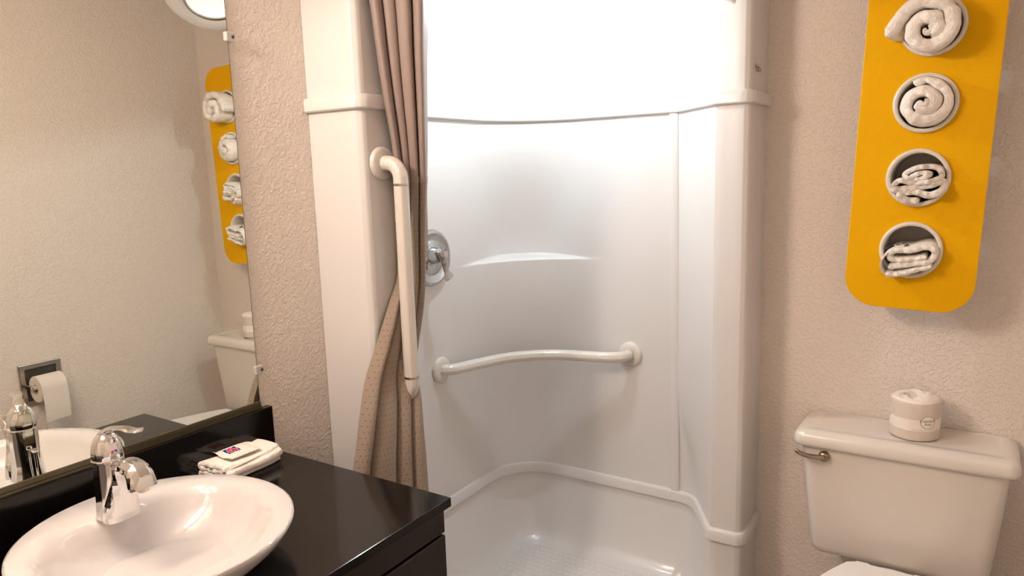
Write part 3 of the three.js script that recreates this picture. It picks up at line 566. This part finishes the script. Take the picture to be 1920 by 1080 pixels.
// ---------------------------------------------------------------- toilet
const TX = 1.3535;
{
  const o = thing('toilet', 'bone white two-piece toilet against the wall below the towel rack', 'toilet', [0, 0, 0]);
  const T = (y, k, ins = 0, r = 0.035) => rrect(y, lerp(1.136, 1.106, k) + ins, lerp(1.571, 1.600, k) - ins, -2.242 + ins * 0.3, lerp(-2.082, -2.060, k) - ins, r - Math.min(ins, 0.01), 8);
  mesh('tank', stack([T(0.388, 0, 0.022), T(0.391, 0, 0.012), T(0.400, 0.03, 0.004), T(0.415, 0.06, 0), T(0.5, 0.33), T(0.6, 0.65), T(0.722, 1)]), M.china, o);
  const Lq = (y, ins, r = 0.03) => rrect(y, 1.088 + ins, 1.619 - ins, -2.249 + ins * 0.2, -2.041 - ins, Math.max(0.008, r - ins * 0.5), 8);
  mesh('tank_lid', stack([Lq(0.7185, 0.012), Lq(0.719, 0.005), Lq(0.7225, 0.0012), Lq(0.73, 0), Lq(0.746, 0.002), Lq(0.754, 0.006), Lq(0.759, 0.013), Lq(0.7615, 0.024), Lq(0.762, 0.036), Lq(0.7605, 0.040), Lq(0.7603, 0.06)], { crease: 0.9 }), M.china, o);
  const hd = mesh('flush_handle', tube([[1.172, 0.694, -2.046], [1.158, 0.694, -2.040], [1.140, 0.6955, -2.034], [1.120, 0.700, -2.030], [1.102, 0.708, -2.028]], (t) => [lerp(0.0075, 0.0062, t) * (t > 0.92 ? Math.sqrt(Math.max(0.08, 1 - ((t - 0.92) / 0.08) ** 2)) : 1), lerp(0.007, 0.0055, t)], { side: [0, 0, 1], seg: 40 }), M.nickel, o); hd.userData.label = 'tarnished nickel flush handle';
  mesh('handle_boss', lathe([[0, 0.024], [0.008, 0.0225], [0.013, 0.018], [0.0155, 0.010], [0.0155, 0.0]], 32, 'z').translate(1.172, 0.693, -2.068), M.nickel, hd);
  const E = (y, cz, rx, rz, f) => ellipse(y, TX, cz, rx, rz, 48, f);
  mesh('bowl', stack([E(0.0005, -1.92, 0.115, 0.21), E(0.03, -1.92, 0.11, 0.205), E(0.14, -1.90, 0.105, 0.20), E(0.24, -1.84, 0.13, 0.24), E(0.33, -1.80, 0.165, 0.27), E(0.385, -1.79, 0.18, 0.285), E(0.40, -1.79, 0.178, 0.283)]), M.china, o);
  const outline = (k) => { const s = new THREE.Shape(), pts = [[0.085, -2.012], [0.105, -2.0], [0.15, -1.90], [0.178, -1.80], [0.183, -1.72], [0.165, -1.62], [0.11, -1.545], [0.0, -1.515]].map(([x, z]) => [x * k, -(z + 1.78) * k + 1.78]); s.moveTo(TX - pts[0][0], pts[0][1]); s.lineTo(TX + pts[0][0], pts[0][1]); s.splineThru([...pts.slice(1).map(([x, y]) => new THREE.Vector2(TX + x, y)), ...pts.slice(1, -1).reverse().map(([x, y]) => new THREE.Vector2(TX - x, y))]); s.lineTo(TX - pts[0][0], pts[0][1]); return s; };
  const slab = (k, y, t) => new THREE.ExtrudeGeometry(outline(k), { depth: t, bevelEnabled: true, bevelSize: 0.006, bevelThickness: 0.005, bevelSegments: 4, curveSegments: 40 }).rotateX(-Math.PI / 2).translate(0, y, 0);
  mesh('seat', slab(0.965, 0.406, 0.007), M.seat, o);
  mesh('seat_lid', slab(0.97, 0.421, 0.007), M.seat, o);
  for (const s of [-1, 1]) mesh('hinge', box(TX + s * 0.07 - 0.018, TX + s * 0.07 + 0.018, 0.401, 0.420, -2.040, -2.012, 0.005), M.seat, o);
}
// wrapped roll standing on the tank lid
{
  const wrap = canvasTex(2048, 640, (c, w, h) => {
    c.fillStyle = '#f3ebe1'; c.fillRect(0, 0, w, h);
    const band = (y0, y1) => { c.fillStyle = '#cfbfb2'; c.fillRect(0, y0, w, y1 - y0); c.fillStyle = '#f8f2ea'; let r = 0; for (let y = y0 + 10; y < y1 - 4; y += 17, r++) for (let x = (r % 2) * 13; x < w; x += 26) { c.beginPath(); c.ellipse(x, y, 6.5, 5.5, 0, 0, 7); c.fill(); } };
    band(40, 300); band(478, 640);
    for (let k = 0; k < 3; k++) {
      const cx = 300 + k * w / 3, cy = 330, R = 104;
      c.fillStyle = '#f6f0e6'; c.beginPath(); c.arc(cx, cy, R, 0, 7); c.fill(); c.strokeStyle = '#8f8d80'; c.lineWidth = 9; c.beginPath(); c.arc(cx, cy, R - 6, 0, 7); c.stroke();
      c.fillStyle = '#5a5048'; c.textAlign = 'center'; c.font = 'italic bold 54px serif'; c.fillText('Comfort', cx, cy - 4); c.fillText('Bay', cx, cy + 46);
      c.fillStyle = '#9a8d80'; c.font = '18px sans-serif'; c.fillText('bathroom tissue  2 ply  500 sheets  toilet paper', cx - 10, 462);
    }
  });
  const o = thing('toilet_paper_roll', 'wrapped toilet paper roll with white dotted print on the tank lid', 'toilet paper', [1.379, 0.7625, -2.158]);
  const r = 0.0605, h = 0.108, n = 72, jit = (a, y) => 0.0008 * Math.sin(a * 5 + y * 60) + 0.0006 * Math.sin(a * 13);
  const side = [[0.0, 0.002], [0.004, 0], [0.05, -0.0002], [h - 0.006, -0.0002], [h - 0.001, -0.003], [h, -0.007]];
  const ys = []; for (let i = 0; i <= 12; i++) ys.push(i / 12 * h);
  mesh('wrapper', grid((i, j) => { const y = ys[j], a = i / n * Math.PI * 2, rr = r - 0.0025 * smooth(0.004, 0, y) - 0.006 * smooth(h - 0.008, h, y) ** 2 + jit(a, y); return [rr * Math.cos(-a + 1.9), y, rr * Math.sin(-a + 1.9)]; }, n, 12, { closeU: true }), std({ map: wrap, roughness: 0.8 }), o);
  // crumpled tucked-in paper on top
  const crump = (s) => grid((i, j) => { const a = i / 64 * Math.PI * 2, q = j / 12, rr = lerp(r - 0.006, 0.014, q); const f = 0.0045 * Math.pow(Math.sin(q * Math.PI), 0.8) * (0.35 + 0.65 * Math.abs(Math.sin(a * 2.5 + q * 2.2))) + 0.004 * Math.sin(a * 7 + q * 9) * q * (1 - q) * 3; return [rr * Math.cos(-a), h - 0.001 - 0.022 * smooth(0.6, 1, q) + f * s, rr * Math.sin(-a)]; }, 64, 12, { closeU: true, crease: 0.35 });
  mesh('tucked_end', [crump(1)], std({ color: rgb(0.82, 0.76, 0.71), roughness: 0.7 }), o);
}

// ---------------------------------------------------------------- recessed paper holder on the right wall (seen in the mirror)
{
  const z0 = -1.455, z1 = -1.299, y0 = 0.602, y1 = 0.771, o = thing('paper_holder', 'square chrome toilet paper holder on the wall in the mirror', 'paper holder', [0, 0, 0]);
  const s = new THREE.Shape(); s.moveTo(z0, y0); s.lineTo(z1, y0); s.lineTo(z1, y1); s.lineTo(z0, y1); s.closePath();
  const hh = new THREE.Path(), q = 0.016; hh.moveTo(z0 + q, y0 + q); hh.lineTo(z0 + q, y1 - q); hh.lineTo(z1 - q, y1 - q); hh.lineTo(z1 - q, y0 + q); hh.closePath(); s.holes.push(hh);
  mesh('frame', new THREE.ExtrudeGeometry(s, { depth: 0.008, bevelEnabled: true, bevelSize: 0.003, bevelThickness: 0.003, bevelSegments: 2 }).rotateY(-Math.PI / 2).translate(XR - 0.001, 0, 0), M.steel, o);
  mesh('recess_back', box(XR - 0.003, XR - 0.0005, y0 + 0.01, y1 - 0.01, z0 + 0.01, z1 - 0.01), M.dark, o);
  for (const z of [z1 - 0.022, z0 + 0.015]) mesh('post', box(XR - 0.068, XR - 0.004, 0.672, 0.690, z, z + 0.007, 0.003), M.chrome, o);
  mesh('roller', tube([[XR - 0.058, 0.681, z0 + 0.02], [XR - 0.058, 0.681, -1.38], [XR - 0.058, 0.681, z1 - 0.02]], 0.0095, { side: [0, 1, 0], seg: 6 }), M.white, o);
  const r = thing('toilet_paper_roll', 'unwrapped toilet paper roll with hanging sheet in the chrome holder', 'toilet paper', [XR - 0.064, 0.676, -1.376]);
  mesh('roll', lathe([[0.020, -0.049], [0.053, -0.049], [0.0545, -0.047], [0.0545, 0.047], [0.053, 0.049], [0.020, 0.049], [0.020, -0.049]], 56, 'z'), M.paper, r);
  mesh('hanging_sheet', grid((i, j) => { const v = j / 30, z = lerp(-0.0485, 0.0485, i / 12); let x, y; const a = 1.5; if (v < 0.45) { const t = v / 0.45 * (Math.PI / 2); x = -0.0556 * Math.sin(t) ; y = 0.0556 * Math.cos(t); } else { const t = (v - 0.45) / 0.55; y = -0.128 * t; x = -0.0556 - 0.004 * Math.sin(t * 3); } return [x, y - 0.012 * 0, z]; }, 12, 30), M.paper, r);
  mesh('core', lathe([[0.0185, -0.049], [0.0202, -0.049], [0.0202, 0.049], [0.0185, 0.049], [0.0185, -0.049]], 32, 'z'), std({ color: rgb(0.42, 0.33, 0.25), roughness: 0.9 }), r);
}
// round swivel ceiling lamp (seen at the top of the mirror)
{
  const pos = [0.985, 2.17, -1.80], o = thing('ceiling_light', 'round white ceiling lamp with recessed lens at the top of the mirror', 'light', pos);
  const q = new THREE.Quaternion().setFromUnitVectors(new THREE.Vector3(0, -1, 0), new THREE.Vector3(-0.47, -0.815, 0.34).normalize());
  const turn = (g) => g.scale(0.8, 0.8, 0.8).applyQuaternion(q);
  mesh('housing', turn(lathe([[0.15, -0.005], [0.19, 0.0], [0.215, 0.025], [0.21, 0.055], [0.15, 0.095], [0.05, 0.115], [0, 0.117]], 64)), M.white, o);
  mesh('trim_ring', turn(lathe([[0.128, -0.006], [0.135, -0.012], [0.165, -0.016], [0.188, -0.010], [0.196, 0.002], [0.19, 0.012]], 64)), M.white, o);
  mesh('bezel', turn(lathe([[0.118, -0.004], [0.120, -0.011], [0.127, -0.013], [0.131, -0.008]], 64)), M.steel, o);
  const l = mesh('reflector', turn(lathe([[0, 0.055], [0.075, 0.050], [0.11, 0.025], [0.121, -0.004]], 64)), M.ceilGlow, o);
  mesh('lamp_holder', turn(box(-0.085, -0.035, 0.012, 0.046, -0.065, -0.02, 0.006)), M.steel, l);
  mesh('rivet', turn(lathe([[0, 0], [0.004, 0.001], [0.005, 0.006]], 12).translate(-0.02, 0.04, 0.05)), M.dark, l);
  mesh('stem', lathe([[0.028, 0.05], [0.028, CEIL - pos[1] - 0.02], [0.07, CEIL - pos[1] - 0.015], [0.075, CEIL - pos[1] - 0.0005]], 32), M.white, o);
}

scene.traverse((o) => { if (o.isMesh) { o.castShadow = true; o.receiveShadow = true; } });
renderer.render(scene, camera);
